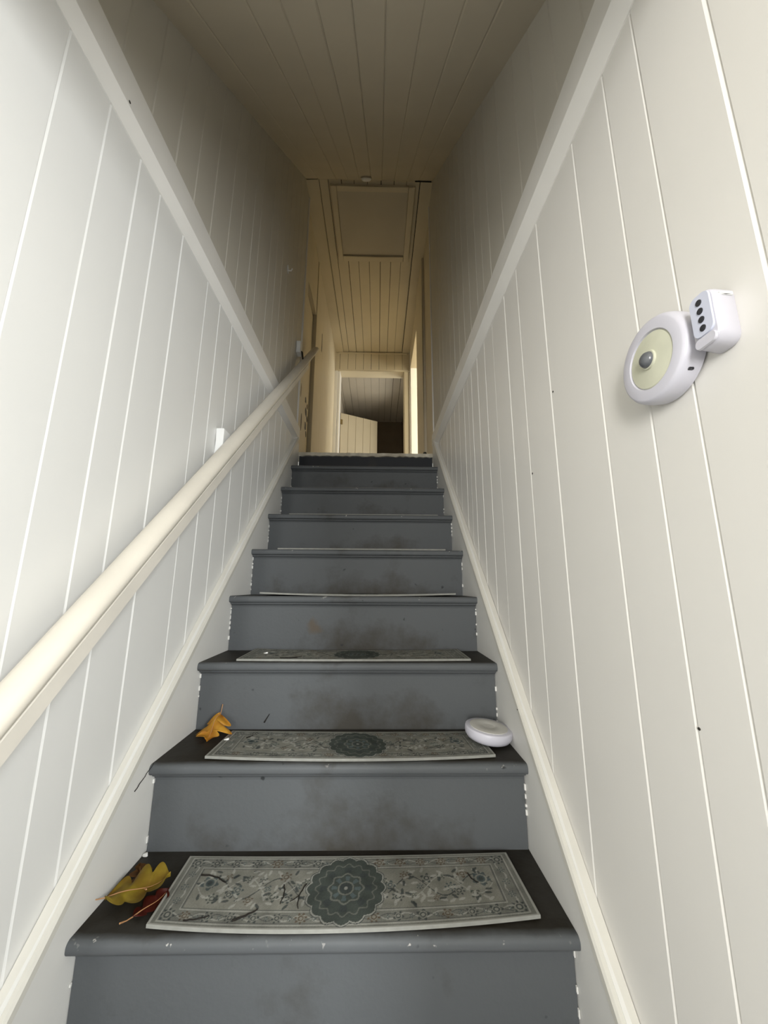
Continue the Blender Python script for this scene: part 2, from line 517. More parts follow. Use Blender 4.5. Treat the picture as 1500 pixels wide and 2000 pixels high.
obj('crack', box(0.335, 0.455, 1.3885, 1.3935, HALL_Z-0.022, HALL_Z-0.006), M['iron'], hc)
obj('crack', box(0.3735, 0.3765, 1.396, 3.40, HALL_Z-0.0125, HALL_Z-0.002), M['iron'], hc)
hatch = empty('attic_hatch', (0.02, 1.75, HALL_Z), 'square cream attic hatch with a flat frame in the hall ceiling', 'hatch')
def local(o, e):
    o.location = -Vector(e.location)
    return o
def kid(name, bm, m, e, **k):
    """part built in world coordinates under an Empty without rotation"""
    o = obj(name, bm, m, e)
    o.matrix_parent_inverse = Matrix.Translation(-Vector(e.location))
    if k.get('smooth'): smooth(o)
    return o
zf0, zf1 = HALL_Z-0.020, HALL_Z-0.0005
kid('panel', box(-0.246, 0.292, 1.475, 2.026, HALL_Z-0.008, HALL_Z-0.0005), M['ceil'], hatch)
kid('frame_board', box(-0.292, -0.248, 1.432, 2.085, zf0, zf1, 0.003), M['hall'], hatch)
kid('frame_board', box(0.294, 0.342, 1.432, 2.085, zf0, zf1, 0.003), M['hall'], hatch)
kid('frame_board', box(-0.246, 0.292, 1.432, 1.473, zf0, zf1, 0.003), M['hall'], hatch)
kid('frame_board', box(-0.246, 0.292, 2.032, 2.085, zf0, zf1, 0.003), M['hall'], hatch)

# landing floor of the hall with its worn edge
struct('floor_hall', box(-0.62, 0.62, LAND_Y+0.05, 3.52, LAND_Z-0.05, LAND_Z-0.001), M['landing'])

# hall left wall: corner bead, casing, shallow door, painted boards
hl = struct('wall_hall_left', box(-0.70, -0.545, YL_END, 3.5, LAND_Z-0.05, HALL_Z+0.02), M['hall'])
obj('corner_bead', smooth(obj('x', tube([(-0.466, YL_END+0.006, LAND_Z), (-0.466, YL_END+0.006, HALL_Z-0.004)], 0.011, 12))).data, M['trim'], hl)
bpy.data.objects.remove(bpy.data.objects['x'])
obj('board', box(-0.56, -0.478, YL_END+0.018, 1.62, LAND_Z, HALL_Z-0.013, 0.002), M['hall'], hl)
obj('board', box(-0.56, -0.472, 2.105, 2.46, LAND_Z, HALL_Z-0.013, 0.002), M['hall'], hl)
obj('board', box(-0.56, -0.472, 2.463, 2.92, LAND_Z, HALL_Z-0.013, 0.002), M['hall'], hl)
obj('board', box(-0.56, -0.472, 2.923, 3.448, LAND_Z, HALL_Z-0.013, 0.002), M['hall'], hl)
obj('board', box(-0.56, -0.478, 1.622, 2.103, 2.98, HALL_Z-0.013, 0.002), M['hall'], hl)
obj('crack', polyslab([(2.398, 2.83), (2.406, 2.90), (2.402, 3.02), (2.420, 3.02), (2.432, 2.9), (2.424, 2.83)], lambda p, d: (d, p[0], p[1]), -0.4722, -0.4712), M['iron'], hl)
d2 = struct('door_2', box(-0.540, -0.505, 1.73, 2.095, LAND_Z+0.005, 2.955, 0.002), M['hall'])
obj('casing', box(-0.545, -0.476, 1.625, 1.722, LAND_Z, 2.975, 0.004), M['hall'], d2)
bm = bmesh.new()
for y, z, r in ((1.965, 2.08, 0.030), (2.035, 2.06, 0.026), (2.00, 1.99, 0.042), (2.05, 1.955, 0.026), (2.00, 1.88, 0.036), (2.03, 1.82, 0.024)):
    pts = [(y + 0.8*r*random.uniform(0.6, 1.2)*math.cos(t), z + r*random.uniform(0.6, 1.2)*math.sin(t)) for t in [k*math.pi/4 for k in range(8)]]
    sweep([[(-0.5055, p[0], p[1]) for p in pts], [(-0.5035, p[0], p[1]) for p in pts]], bm=bm)
obj('latch_scar', bm, M['iron'], d2)
bm = bmesh.new()
for y, z, ry, rz in ((1.715, 1.78, 0.016, 0.07), (1.66, 2.0, 0.008, 0.05)):
    pts = [(y + ry*math.cos(t), z + rz*math.sin(t)*random.uniform(0.8, 1.15)) for t in [k*math.pi/5 for k in range(10)]]
    sweep([[(-0.4762, p[0], p[1]) for p in pts], [(-0.4752, p[0], p[1]) for p in pts]], bm=bm)
obj('worn_patch', bm, M['brown'], d2)

# hall right wall with a bright doorway into the side room
hr = struct('wall_hall_right', box(0.490, 0.60, YR_END, 2.52, LAND_Z-0.05, HALL_Z+0.02), M['hall'])
obj('corner_bead', tube([(0.466, YR_END+0.006, LAND_Z), (0.466, YR_END+0.006, HALL_Z-0.004)], 0.009, 12), M['trim'], hr)
obj('board', box(0.478, 0.50, YR_END+0.016, 2.04, LAND_Z, HALL_Z-0.013, 0.002), M['hall'], hr)
obj('board', box(0.456, 0.50, 2.043, 2.52, LAND_Z, HALL_Z-0.013, 0.005), M['hall'], hr)
obj('lintel_board', box(0.470, 0.60, 2.523, 3.345, 3.265, HALL_Z+0.02, 0.002), M['hall'], hr)
obj('jamb', box(0.472, 0.60, 3.345, 3.448, LAND_Z, HALL_Z-0.013, 0.002), M['trim'], hr)
obj('dark_edge_strip', box(0.462, 0.60, 2.522, 2.535, LAND_Z, 3.262, 0.001), M['brown'], hr)  # narrow dark strip along the near edge of the doorway

# end wall: boarded header over a wide opening
he = struct('wall_hall_end', box(-0.62, 0.62, 3.468, 3.56, 3.300, HALL_Z+0.02), M['joint_dark'])
EJ = [-0.50, -0.414, -0.312, -0.214, -0.116, -0.018, 0.081, 0.177, 0.278, 0.379, 0.50]
for a, b in zip(EJ[:-1], EJ[1:]):
    g = random.choice((0.001, 0.0016, 0.0024))
    prof = [(a+g, 0.014), (a+g, 0.002), (a+0.004, 0), (b-0.004, 0), (b-g, 0.002), (b-g, 0.014)]
    obj('plank', sweep([[(x, 3.454+y, z) for x, y in prof] for z in (3.300, HALL_Z-0.001)]), M['hall'], he)
obj('cornice_strip', box(-0.44, 0.44, 3.438, 3.455, HALL_Z-0.026, HALL_Z-0.0135, 0.002), M['hall'], he)
obj('head_strip', box(-0.47, 0.47, 3.444, 3.60, 3.278, 3.300, 0.003), M['hall'], he)
obj('casing', box(-0.475, -0.432, 3.44, 3.60, LAND_Z, 3.278, 0.004), M['trim'], he)
obj('casing', box(-0.432, -0.405, 3.452, 3.60, LAND_Z, 3.278, 0.005), M['trim'], he)
obj('casing', box(0.398, 0.472, 3.45, 3.60, LAND_Z, 3.278, 0.005), M['hall'], he)

# far room beyond the opening
FZ = 3.50
fcl = struct('ceiling_far', box(-0.75, 0.75, 3.56, 5.45, FZ+0.011, FZ+0.06), M['joint_dark'])
FJ = [-0.60, -0.462, -0.345, -0.245, -0.132, -0.032, 0.085, 0.18, 0.287, 0.392, 0.60]
for a, b in zip(FJ[:-1], FJ[1:]):
    g = random.choice((0.001, 0.002, 0.003))
    prof = [(a+g, 0.012), (a+g, 0.002), (a+0.004, 0), (b-0.004, 0), (b-g, 0.002), (b-g, 0.012)]
    obj('plank', sweep([[(x, y, FZ+q) for x, q in prof] for y in (3.561, 5.385)]), M['far'], fcl)
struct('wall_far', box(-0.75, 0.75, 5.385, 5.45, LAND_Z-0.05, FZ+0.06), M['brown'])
struct('wall_far_left', box(-0.75, -0.50, 3.561, 5.45, LAND_Z-0.05, FZ+0.06), M['far'])
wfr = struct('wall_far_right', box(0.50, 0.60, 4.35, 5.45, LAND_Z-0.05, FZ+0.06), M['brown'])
obj('opening_head', box(0.50, 0.60, 3.561, 4.35, 3.2, FZ+0.06), M['far'], wfr)  # unseen opening added in this wall for the far-room fill lamp
obj('opening_apron', box(0.50, 0.60, 3.561, 4.35, LAND_Z-0.05, 2.25), M['far'], wfr)
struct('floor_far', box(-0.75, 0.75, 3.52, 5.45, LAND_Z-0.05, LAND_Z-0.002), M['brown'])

# open door leaf in the far room
hx, hy, ex, ey = -0.494, 4.452, 0.062, 4.742
dv = Vector((ex-hx, ey-hy, 0)); L_ = dv.length; dv.normalize(); nv = Vector((dv.y, -dv.x, 0))
def leafbox(u0, u1, n0, n1, z0, z1):
    bm = box(u0, u1, n0, n1, z0, z1, 0.002)
    for v in bm.verts:
        p = Vector((hx, hy, 0)) + dv*v.co.x + nv*v.co.y
        v.co = (p.x, p.y, v.co.z)
    return bm
d1 = struct('door_1', leafbox(0, L_, -0.030, 0, LAND_Z+0.01, 3.205), M['hall'])
for k in range(5):
    obj('board', leafbox(0.002 + k*L_/5, (k+1)*L_/5-0.0015, 0.0, 0.006, LAND_Z+0.02, 3.200), M['hall'], d1)
obj('hinge', leafbox(-0.012, 0.03, 0.006, 0.014, 3.015, 3.095), M['brass'], d1)
bm = bmesh.new()
for u in (0.13, 0.37):
    q = leafbox(u, u+0.035, -0.012, 0.002, 3.205, 3.222)
    me_ = bpy.data.meshes.new('t'); q.to_mesh(me_); q.free(); bm.from_mesh(me_); bpy.data.meshes.remove(me_)
obj('top_catch', bm, M['iron'], d1)

# side room on the right (only its light is seen), with a window
struct('wall_side_room', box(0.60, 2.35, 3.35, 3.45, LAND_Z-0.05, HALL_Z+0.02), M['hall'])
struct('wall_side_room_back', box(0.60, 2.35, 0.78, 0.88, LAND_Z-0.05, HALL_Z+0.02), M['hall'])
wsr = struct('wall_side_room_window', box(2.45, 2.55, 0.88, 3.35, LAND_Z-0.05, 2.05), M['hall'])
obj('lintel', box(2.45, 2.55, 0.88, 3.35, 3.42, HALL_Z+0.02), M['hall'], wsr)
struct('ceiling_side_room', box(0.60, 2.55, 0.78, 3.45, HALL_Z+0.02, HALL_Z+0.08), M['hall'])
struct('floor_side_room', box(0.60, 2.55, 0.78, 3.45, LAND_Z-0.05, LAND_Z-0.002), M['landing'])

# ------------------------------------------------------------------ entry lobby behind the camera
VZ = 1.425
struct('floor', box(-0.62, 1.25, -1.70, 0.0, FLOOR_Z-0.08, FLOOR_Z), M['concrete'])
struct('wall_lobby_left', box(-0.60, -0.49, -1.70, -0.90, FLOOR_Z, VZ), M['wall_l'])
struct('wall_lobby_right', box(1.15, 1.25, -1.70, -0.70, FLOOR_Z, VZ), M['wall_r'])
struct('wall_lobby_inner', box(0.58, 1.15, -0.80, -0.70, FLOOR_Z, VZ), M['wall_r'])
struct('ceiling_lobby', box(-0.60, 1.25, -1.70, -0.66, VZ, VZ+0.08), M['ceil'])
struct('wall_lobby_light_block', box(-0.60, 0.62, -0.66, -0.60, VZ, ceil_z(-0.60)+0.03), M['ceil'])  # unseen header added to cut door light off the upper boards
wb = struct('wall_entry', box(-0.60, -0.40, -1.70, -1.62, FLOOR_Z, VZ), M['wall_l'])
obj('pier', box(1.0, 1.25, -1.70, -1.62, FLOOR_Z, VZ), M['wall_l'], wb)
obj('lintel', box(-0.40, 1.0, -1.70, -1.62, 1.36, VZ), M['wall_l'], wb)
struct('floor_porch', box(-4, 5, -7, -1.70, FLOOR_Z-0.25, FLOOR_Z-0.12), M['concrete'])

# ------------------------------------------------------------------ staircase
stairs = empty('staircase', (0, 0, FLOOR_Z), 'steep grey painted wooden staircase with scuffed risers rising between white plank walls', 'stairs')
NOSE = 0.028


def tread_mesh():
    th, r = 0.024, 0.010
    prof = [(RUN+NOSE+0.008, 0.0)]
    prof += [(r - r*math.sin(t), -r + r*math.cos(t)) for t in [k*math.pi/10 for k in range(0, 6)]]
    prof += [(r - r*math.cos(t), -th + r - r*math.sin(t)) for t in [k*math.pi/10 for k in range(0, 6)]]
    prof += [(RUN+NOSE+0.008, -th)]
    return sweep([[(x, y, z) for y, z in prof] for x in np.linspace(-0.4552, 0.4552, 9)])


def cove_mesh():
    prof = [(NOSE+0.001, -0.0245), (NOSE-0.014, -0.0245), (NOSE-0.014, -0.028)]
    prof += [(NOSE-0.012 + 0.012*math.sin(t), -0.030 - 0.013*(1-math.cos(t))) for t in [k*math.pi/8 for k in range(0, 5)]]
    prof += [(NOSE+0.001, -0.044)]
    return sweep([[(x, y, z) for y, z in prof] for x in (-0.4535, 0.4535)])


tm = bpy.data.meshes.new('tread'); b_ = tread_mesh(); bmesh.ops.recalc_face_normals(b_, faces=b_.faces[:]); b_.to_mesh(tm); b_.free(); tm.materials.append(M['tread'])
cm = bpy.data.meshes.new('cove'); b_ = cove_mesh(); bmesh.ops.recalc_face_normals(b_, faces=b_.faces[:]); b_.to_mesh(cm); b_.free(); cm.materials.append(M['cove'])
rm = bpy.data.meshes.new('riser'); b_ = box(-0.4535, 0.4535, 0, 0.018, 0.0, RISE-0.0245); bmesh.ops.recalc_face_normals(b_, faces=b_.faces[:]); b_.to_mesh(rm); b_.free(); rm.materials.append(M['riser'])
inv = Matrix.Translation((0, 0, -FLOOR_Z))
for k in range(-2, NSTEP):
    wob = random.uniform(-0.0012, 0.0012) if k > 0 else 0
    t = obj('tread', tm, None, stairs); t.matrix_parent_inverse = inv
    t.location = (0, k*RUN, k*RISE+wob)
    smooth(t, 35)
    c = obj('cove_moulding', cm, None, t)
    r = obj('riser', rm, None, stairs); r.matrix_parent_inverse = inv
    if k <= 0:
        r.data = rm.copy(); r.data.materials[0] = M['riser_clean']
    if k == 3:
        r.data = rm.copy(); r.data.materials[0] = M['riser_mud']
    r.location = (random.uniform(-0.0006, 0.0006), k*RUN+NOSE, (k-1)*RISE)
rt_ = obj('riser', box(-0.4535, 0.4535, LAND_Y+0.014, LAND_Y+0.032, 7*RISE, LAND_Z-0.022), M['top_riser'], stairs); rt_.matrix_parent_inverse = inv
bm = bmesh.new()
n = 40
top, bot, back, bb = [], [], [], []
for i in range(n+1):
    x = -0.4552 + 0.9104*i/n
    e = LAND_Y + random.uniform(-0.003, 0.004)
    zz = LAND_Z - 0.022 + random.uniform(-0.004, 0.004)
    top.append((x, e, LAND_Z)); bot.append((x, e+0.002, zz)); back.append((x, LAND_Y+0.07, LAND_Z)); bb.append((x, LAND_Y+0.07, LAND_Z-0.03))
sweep([top, bot, bb, back], closed=False, bm=bm)
ln = obj('landing_nosing', bm, M['landing'], stairs); ln.matrix_parent_inverse = inv


# ------------------------------------------------------------------ printed stair mats
def mat_print(nu, nv, seed=0):
    """flat rug print: border, corner rosettes, scalloped medallion, scattered flowers. returns nu*nv colours"""
    rng = np.random.RandomState(5)
    U, V = np.meshgrid(np.linspace(-0.37, 0.37, nu), np.linspace(-0.09, 0.09, nv))
    cream = np.array((0.40, 0.395, 0.335)); pale = np.array((0.52, 0.52, 0.46))
    dark = np.array((0.075, 0.088, 0.085)); green = np.array((0.092, 0.108, 0.094)); teal = np.array((0.10, 0.13, 0.13)); brown = np.array((0.16, 0.12, 0.08))
    C = np.zeros(U.shape + (3,)) + np.array((0.27, 0.27, 0.235))
    def put(mask, col, a=1.0):
        mk = (mask.astype(float) if mask.dtype == bool else np.clip(mask, 0, 1))*a
        C[:] = C*(1-mk[..., None]) + col*mk[..., None]
    def flower(x, y, r, col, ccol, n=6, ph=0.0):
        dx, dy = U-x, V-y
        d = np.hypot(dx, dy); t = np.arctan2(dy, dx)
        put(d < r*(0.78+0.24*np.cos(n*t+ph)), col, 0.9)
        put(np.abs(d-r*0.55) < r*0.10, cream, 0.7)
        put(d < r*0.26, ccol, 0.9)
    inner = (np.abs(U) < 0.318) & (np.abs(V) < 0.050)
    put(inner, np.array((0.33, 0.325, 0.275)))
    # border tracery
    for s in (-1, 1):
        put((np.abs(V - s*(0.067+0.006*np.sin(U*95+s))) < 0.0016) & (np.abs(U) < 0.335), pale, 0.8)
        put((np.abs(V - s*(0.067-0.006*np.sin(U*95+s))) < 0.0011) & (np.abs(U) < 0.335), dark, 0.6)
        put((np.abs(U - s*(0.337+0.006*np.sin(V*95))) < 0.0016) & (np.abs(V) < 0.07), pale, 0.8)
    for x in np.linspace(-0.30, 0.30, 14):
        for s in (-1, 1):
            flower(x + 0.004*s, s*0.0672, 0.0115 + 0.003*(rng.rand()-0.3), (dark if rng.rand() < 0.6 else brown), cream, rng.randint(5, 8), rng.rand()*6)
            flower(x + 0.021, s*0.068, 0.0050, teal, pale, 5)
    for sx_ in (-1, 1):
        for sy_ in (-1, 1):
            flower(sx_*0.340, sy_*0.067, 0.0155, dark, cream, 8)
        for y in (-0.034, 0.0, 0.034):
            flower(sx_*0.338, y, 0.0085, teal, cream, 6)
    # guard lines
    for a, b, w in ((0.3215, 0.0535, 0.0013), (0.3555, 0.0815, 0.0016)):
        e = np.maximum(np.abs(U)-a, np.abs(V)-b)
        put(np.abs(e) < w, pale, 0.85)
        put(np.abs(e+0.0036) < 0.0009, dark, 0.6)
    # field vines and blossoms (mirrored about the middle)
    for x0, sgn in ((-0.31, 1), (0.31, -1)):
        Uc = (U-x0)*sgn
        w = 0.026*np.sin(Uc*46)
        ok = (Uc > 0) & (Uc < 0.235)
        put((np.abs(V-w) < 0.0017) & ok, dark, 0.85)
        put((np.abs(V+w) < 0.0013) & ok, pale, 0.9)
        for q in range(15):
            x = x0 + sgn*(0.012+0.0155*q); y = 0.030*math.sin(q*2.4+0.4)
            flower(x, y, 0.0075+0.0065*rng.rand(), (dark, teal, green, brown)[q % 4], cream, rng.randint(4, 8), rng.rand()*6)
            for _ in range(5):
                px, py = x + rng.uniform(-0.016, 0.016), rng.uniform(-0.044, 0.044)
                an = rng.rand()*3.14; ca, sa = math.cos(an), math.sin(an)
                put(((((U-px)*ca+(V-py)*sa)/0.0075)**2 + ((-(U-px)*sa+(V-py)*ca)/0.0030)**2) < 1, (pale if rng.rand() < 0.6 else dark), 0.85)
        flower(x0+sgn*0.022, 0.012, 0.020, teal, dark, 5, 1.0)
    # medallion
    d = np.hypot(U-0.005, V*0.98); t = np.arctan2(V, U-0.005)
    sc = 0.0735 + 0.0035*np.abs(np.cos(8*t))*2
    put(d < sc+0.0045, dark, 0.9)
    put(d < sc+0.0028, pale, 0.85)
    put(d < sc, green)
    put(np.abs(d-0.060-0.004*np.cos(16*t)) < 0.0016, cream, 0.35)
    put((np.abs(d-0.047) < 0.007) & (np.cos(8*t) > 0.35), dark, 0.8)
    put(np.abs(d-0.034-0.003*np.cos(8*t)) < 0.0018, cream, 0.45)
    put((np.abs(d-0.024) < 0.006) & (np.cos(8*t+0.4) > 0.2), teal*1.5, 0.8)
    put(d < 0.0125, dark, 0.8)
    put(np.abs(d-0.0155) < 0.0015, cream, 0.5)
    put(d < 0.004, pale, 0.7)
    # dirt
    g = rng.rand(12, 40); yi = np.linspace(0, 10.99, nv); xi = np.linspace(0, 38.99, nu)
    y0 = yi.astype(int); x0 = xi.astype(int); fy = (yi-y0)[:, None]; fx = (xi-x0)[None]
    sm = (g[y0][:, x0]*(1-fy)*(1-fx) + g[y0+1][:, x0]*fy*(1-fx) + g[y0][:, x0+1]*(1-fy)*fx + g[y0+1][:, x0+1]*fy*fx)
    C *= (0.72 + 0.42*sm)[..., None]
    C *= rng.uniform(0.86, 1.10, U.shape)[..., None]
    # pale bound edge
    put((np.abs(U) > 0.3655) | (np.abs(V) > 0.0865), np.array((0.47, 0.47, 0.42)))
    return C*0.62


M['mat'] = bpy.data.materials.new('printed_mat'); M['mat'].use_nodes = True
nt = M['mat'].node_tree
at = nt.nodes.new('ShaderNodeAttribute'); at.attribute_name = 'print'
nt.links.new(at.outputs['Color'], nt.nodes['Principled BSDF'].inputs['Base Color'])
nt.nodes['Principled BSDF'].inputs['Roughness'].default_value = 0.85
nt.nodes['Principled BSDF'].inputs['Specular IOR Level'].default_value = 0.15
tcm = nt.nodes.new('ShaderNodeTexCoord')
nz = nt.nodes.new('ShaderNodeTexNoise'); nz.inputs['Scale'].default_value = 420
nt.links.new(tcm.outputs['Object'], nz.inputs['Vector'])
bpm = nt.nodes.new('ShaderNodeBump'); bpm.inputs['Strength'].default_value = 0.35; bpm.inputs['Distance'].default_value = 0.001
nt.links.new(nz.outputs['Fac'], bpm.inputs['Height'])
nt.links.new(bpm.outputs['Normal'], nt.nodes['Principled BSDF'].inputs['Normal'])
M['mat_edge'] = mat('mat_backing_edge', (0.31, 0.31, 0.28, 1), 0.8, 0.2, 0.15, 60)


def mat_mesh(nu, nv, corners, lift):
    """corners: front-left, front-mid, front-right, back-right, back-mid, back-left as (x, y); lift(u, v) height above tread"""
    fl, fm, fr, br, bmid, bl = corners
    def quad3(a, m, b, t):
        l0 = 2*(t-0.5)*(t-1); l1 = 4*t*(1-t); l2 = 2*t*(t-0.5)
        return a[0]*l0+m[0]*l1+b[0]*l2, a[1]*l0+m[1]*l1+b[1]*l2
    TH = 0.006
    V, Fc = [], []
    for lay in (TH, 0.0):
        for j in range(nv):
            v = j/(nv-1)
            for i in range(nu):
                u = i/(nu-1)
                a = quad3(fl, fm, fr, u); b = quad3(bl, bmid, br, u)
                V.append((a[0]*(1-v)+b[0]*v, a[1]*(1-v)+b[1]*v, lift(u, v)+lay))
    N = nu*nv
    for j in range(nv-1):
        for i in range(nu-1):
            k = j*nu+i
            Fc.append((k, k+1, k+1+nu, k+nu))
    NT = len(Fc)
    for j in range(nv-1):
        for i in range(nu-1):
            k = N+j*nu+i
            Fc.append((k, k+nu, k+1+nu, k+1))
    loop = [i for i in range(nu)] + [j*nu+nu-1 for j in range(1, nv)] + [(nv-1)*nu+i for i in range(nu-2, -1, -1)] + [j*nu for j in range(nv-2, 0, -1)]
    for a, b in zip(loop, loop[1:]+loop[:1]):
        Fc.append((a, a+N, b+N, b))
    me = bpy.data.meshes.new('stair_mat')
    me.from_pydata(V, [], Fc)
    me.materials.append(M['mat']); me.materials.append(M['mat_edge'])
    mi = np.zeros(len(Fc), dtype=np.int32); mi[NT:] = 1
    me.polygons.foreach_set('material_index', mi)
    col = np.ones((2*N, 4), dtype=np.float32)
    col[:N, :3] = mat_print(nu, nv).reshape(-1, 3)
    col[N:, :3] = 0.5
    at_ = me.color_attributes.new('print', 'FLOAT_COLOR', 'POINT')
    at_.data.foreach_set('color', col.ravel())
    me.polygons.foreach_set('use_smooth', np.array([1]*NT + [0]*(len(Fc)-NT), dtype=bool))
    me.update()
    return me


MAT_LABELS = ['pale grey floral stair mat with dark medallion on the lowest visible tread',
              'dirty floral stair mat on the second tread under the loose round light',
              'grey floral stair mat on the third tread seen at a low angle',
              'thin edge of a pale stair mat on the fourth tread',
              'thin edge of a stair mat on the fifth tread',
              'thin edge of a stair mat on the sixth tread',
              'thin edge of a stair mat on the seventh tread']
MATS = [
    ([(-0.331, 0.023), (0.019, 0.012), (0.400, 0.036), (0.393, 0.208), (0.024, 0.199), (-0.339, 0.202)], lambda u, v: 0.0006+0.002*(1-v)*abs(2*u-1)**3),
    ([(-0.338, 0.030), (0.043, 0.018), (0.388, 0.036), (0.378, 0.196), (0.020, 0.192), (-0.335, 0.202)], lambda u, v: 0.0006+0.002*(1-v)*abs(2*u-1)**3),
    ([(-0.350, 0.028), (0.015, 0.026), (0.384, 0.040), (0.376, 0.206), (0.015, 0.200), (-0.344, 0.203)], lambda u, v: 0.0006+0.004*abs(2*u-1)**4*v),
    ([(-0.355, 0.030), (0.015, 0.026), (0.382, 0.030), (0.382, 0.200), (0.015, 0.200), (-0.352, 0.200)], lambda u, v: 0.0006+0.007*(1-v)*abs(2*u-1)**2),
    ([(-0.353, 0.032), (0.015, 0.030), (0.385, 0.032), (0.382, 0.202), (0.015, 0.202), (-0.352, 0.202)], lambda u, v: 0.0006+0.008*v*(1-u)**2+0.004*v),
    ([(-0.360, 0.032), (0.015, 0.030), (0.388, 0.032), (0.385, 0.202), (0.015, 0.202), (-0.355, 0.202)], lambda u, v: 0.0006+0.012*v*(1-u)),
    ([(-0.350, 0.034), (0.015, 0.032), (0.380, 0.034), (0.380, 0.202), (0.015, 0.202), (-0.350, 0.202)], lambda u, v: 0.0006+0.005*v),
]
for k, (cs, lf) in enumerate(MATS):
    nu, nv = ((520, 136), (380, 100), (300, 70), (90, 16), (90, 16), (60, 12), (60, 12))[k]
    o = obj('stair_mat', mat_mesh(nu, nv, cs, lf))
    o.location = (0, k*RUN, k*RISE+0.0012)
    tag(o, MAT_LABELS[k], 'mat', 'runner mats, one on each tread')

# ------------------------------------------------------------------ handrail on the left wall
rail = empty('handrail', (-0.40, -0.5, SLOPE*-0.5+0.66), 'long cream wooden handrail rising along the left plank wall', 'handrail')
Y0, Y1 = -0.72, 1.80
cosS = 1/math.sqrt(1+SLOPE*SLOPE)
up_n = Vector((0, -SLOPE*cosS, cosS))   # across the rail, in the wall plane
dir_r = Vector((0, cosS, SLOPE*cosS))


def railprof(prof, y0, y1, base, n=14):
    rings = []
    for i in range(n+1):
        y = y0 + (y1-y0)*i/n
        c = Vector((0, y, SLOPE*y+base))
        rings.append([Vector((x, 0, 0)) + c + up_n*h for x, h in prof])
    return sweep(rings)


# loaf-shaped grip; h measured square to the rail from the joint
grip = [(-0.430, 0.0), (-0.389, 0.0), (-0.3845, 0.004), (-0.3825, 0.011), (-0.384, 0.018), (-0.389, 0.024), (-0.397, 0.0275), (-0.409, 0.029),
        (-0.421, 0.0275), (-0.430, 0.024), (-0.435, 0.018), (-0.4365, 0.011), (-0.4345, 0.004)]
kid('grip', railprof(grip, Y0, Y1, 0.686), M['rail'], rail, smooth=True)
strip = [(-0.426, -0.032), (-0.391, -0.032), (-0.388, -0.029), (-0.388, -0.003), (-0.390, -0.0016), (-0.396, -0.0016), (-0.396, 0.0), (-0.426, 0.0)]
kid('strip', railprof(strip, Y0, Y1-0.35, 0.686), M['rail_low'], rail)
for yb, zb_, hb, xw in ((0.432, 1.055, 0.095, XW), (1.42, 2.125, 0.085, XU)):
    kid('bracket_block', box(-xw, -xw+0.028, yb-0.022, yb+0.032, zb_, zb_+hb, 0.003), M['white'], rail)
    zz = zb_+0.05
    yr = yb+0.012
    kid('bracket_arm', tube([(-xw+0.02, yr, zb_+0.03), (-0.43, yr, zb_+0.022), (-0.412, yr-0.01, SLOPE*(yr-0.01)+0.686-0.036)], 0.006, 8), M['iron'], rail)

# ------------------------------------------------------------------ small fixtures
hook = empty('wall_hook', (-XU, 1.09, 2.47), 'small white hook high on the left wall above the trim', 'hook')
kid('plate', box(-XU, -XU+0.006, 1.078, 1.102, 2.44, 2.48, 0.002), M['white'], hook)
kid('peg', tube([(-XU+0.005, 1.09, 2.452), (-XU+0.022, 1.088, 2.448), (-XU+0.028, 1.088, 2.462)], 0.004, 8), M['trim'], hook)

det = empty('smoke_detector', (-0.02, 1.325, ceil_z(1.325)-0.003), 'small round white smoke detector where the sloped ceiling meets the hall', 'detector')
axd = Vector((0, CEIL_A, -1)).normalized()
kid('base', lathe([(0.001, 0.0), (0.039, 0.0), (0.039, 0.007), (0.001, 0.008)], det.location, axd, 28), M['ceil'], det)
kid('cover', lathe([(0.001, 0.007), (0.036, 0.007), (0.034, 0.013), (0.026, 0.019), (0.001, 0.021)], det.location, axd, 28), M['white'], det, smooth=True)


def puck(center, axis, R, H, label, group=None, back=False):
    """round push light: body, diffuser, sensor dome.  H along axis"""
    e = empty('puck_light', center, label, 'light')
    s = R/0.057
    if not back:
        body = [(0.001, 0.0), (R*0.90, 0.0), (R*0.985, 0.004), (R, 0.011), (R, H-0.010), (R*0.985, H-0.005), (R*0.945, H-0.0012), (R*0.90, H), (0.0385*s, H), (0.0375*s, H-0.003), (0.001, H-0.003)]
        kid('body', lathe(body, center, axis, 64), M['plastic'], e, smooth=True)
        kid('diffuser', lathe([(0.001, H-0.0028), (0.0372*s, H-0.0028), (0.036*s, H-0.0012), (0.020*s, H+0.0008), (0.0135*s, H+0.001), (0.001, H+0.001)], center, axis, 56), M['lens'], e, smooth=True)
        kid('sensor_collar', lathe([(0.0105*s, H+0.0005), (0.0128*s, H+0.0010), (0.0122*s, H+0.0035), (0.0105*s, H+0.0035)], center, axis, 36), M['lens'], e, smooth=True)
        kid('sensor_dome', lathe([(0.0108*s, H+0.001), (0.0106*s, H+0.004), (0.009*s, H+0.0078), (0.006*s, H+0.0102), (0.0025*s, H+0.0112), (0.0005, H+0.0113)], center, axis, 32), M['sensor'], e, smooth=True)
    else:
        body = [(0.001, 0.0), (R*0.78, 0.0), (R*0.90, 0.004), (R*0.98, 0.011), (R, 0.018), (R, H-0.005), (R*0.985, H-0.0015), (R*0.955, H), (0.001, H)]
        kid('body', lathe(body, center, axis, 64), M['plastic'], e, smooth=True)
        kid('battery_cover', lathe([(0.001, H), (R*0.80, H), (R*0.80, H+0.0012), (R*0.76, H+0.002), (R*0.30, H+0.0022), (R*0.27, H+0.0012), (R*0.22, H+0.0012), (0.001, H+0.0014)], center, axis, 64), M['back'], e, smooth=True)
    return e


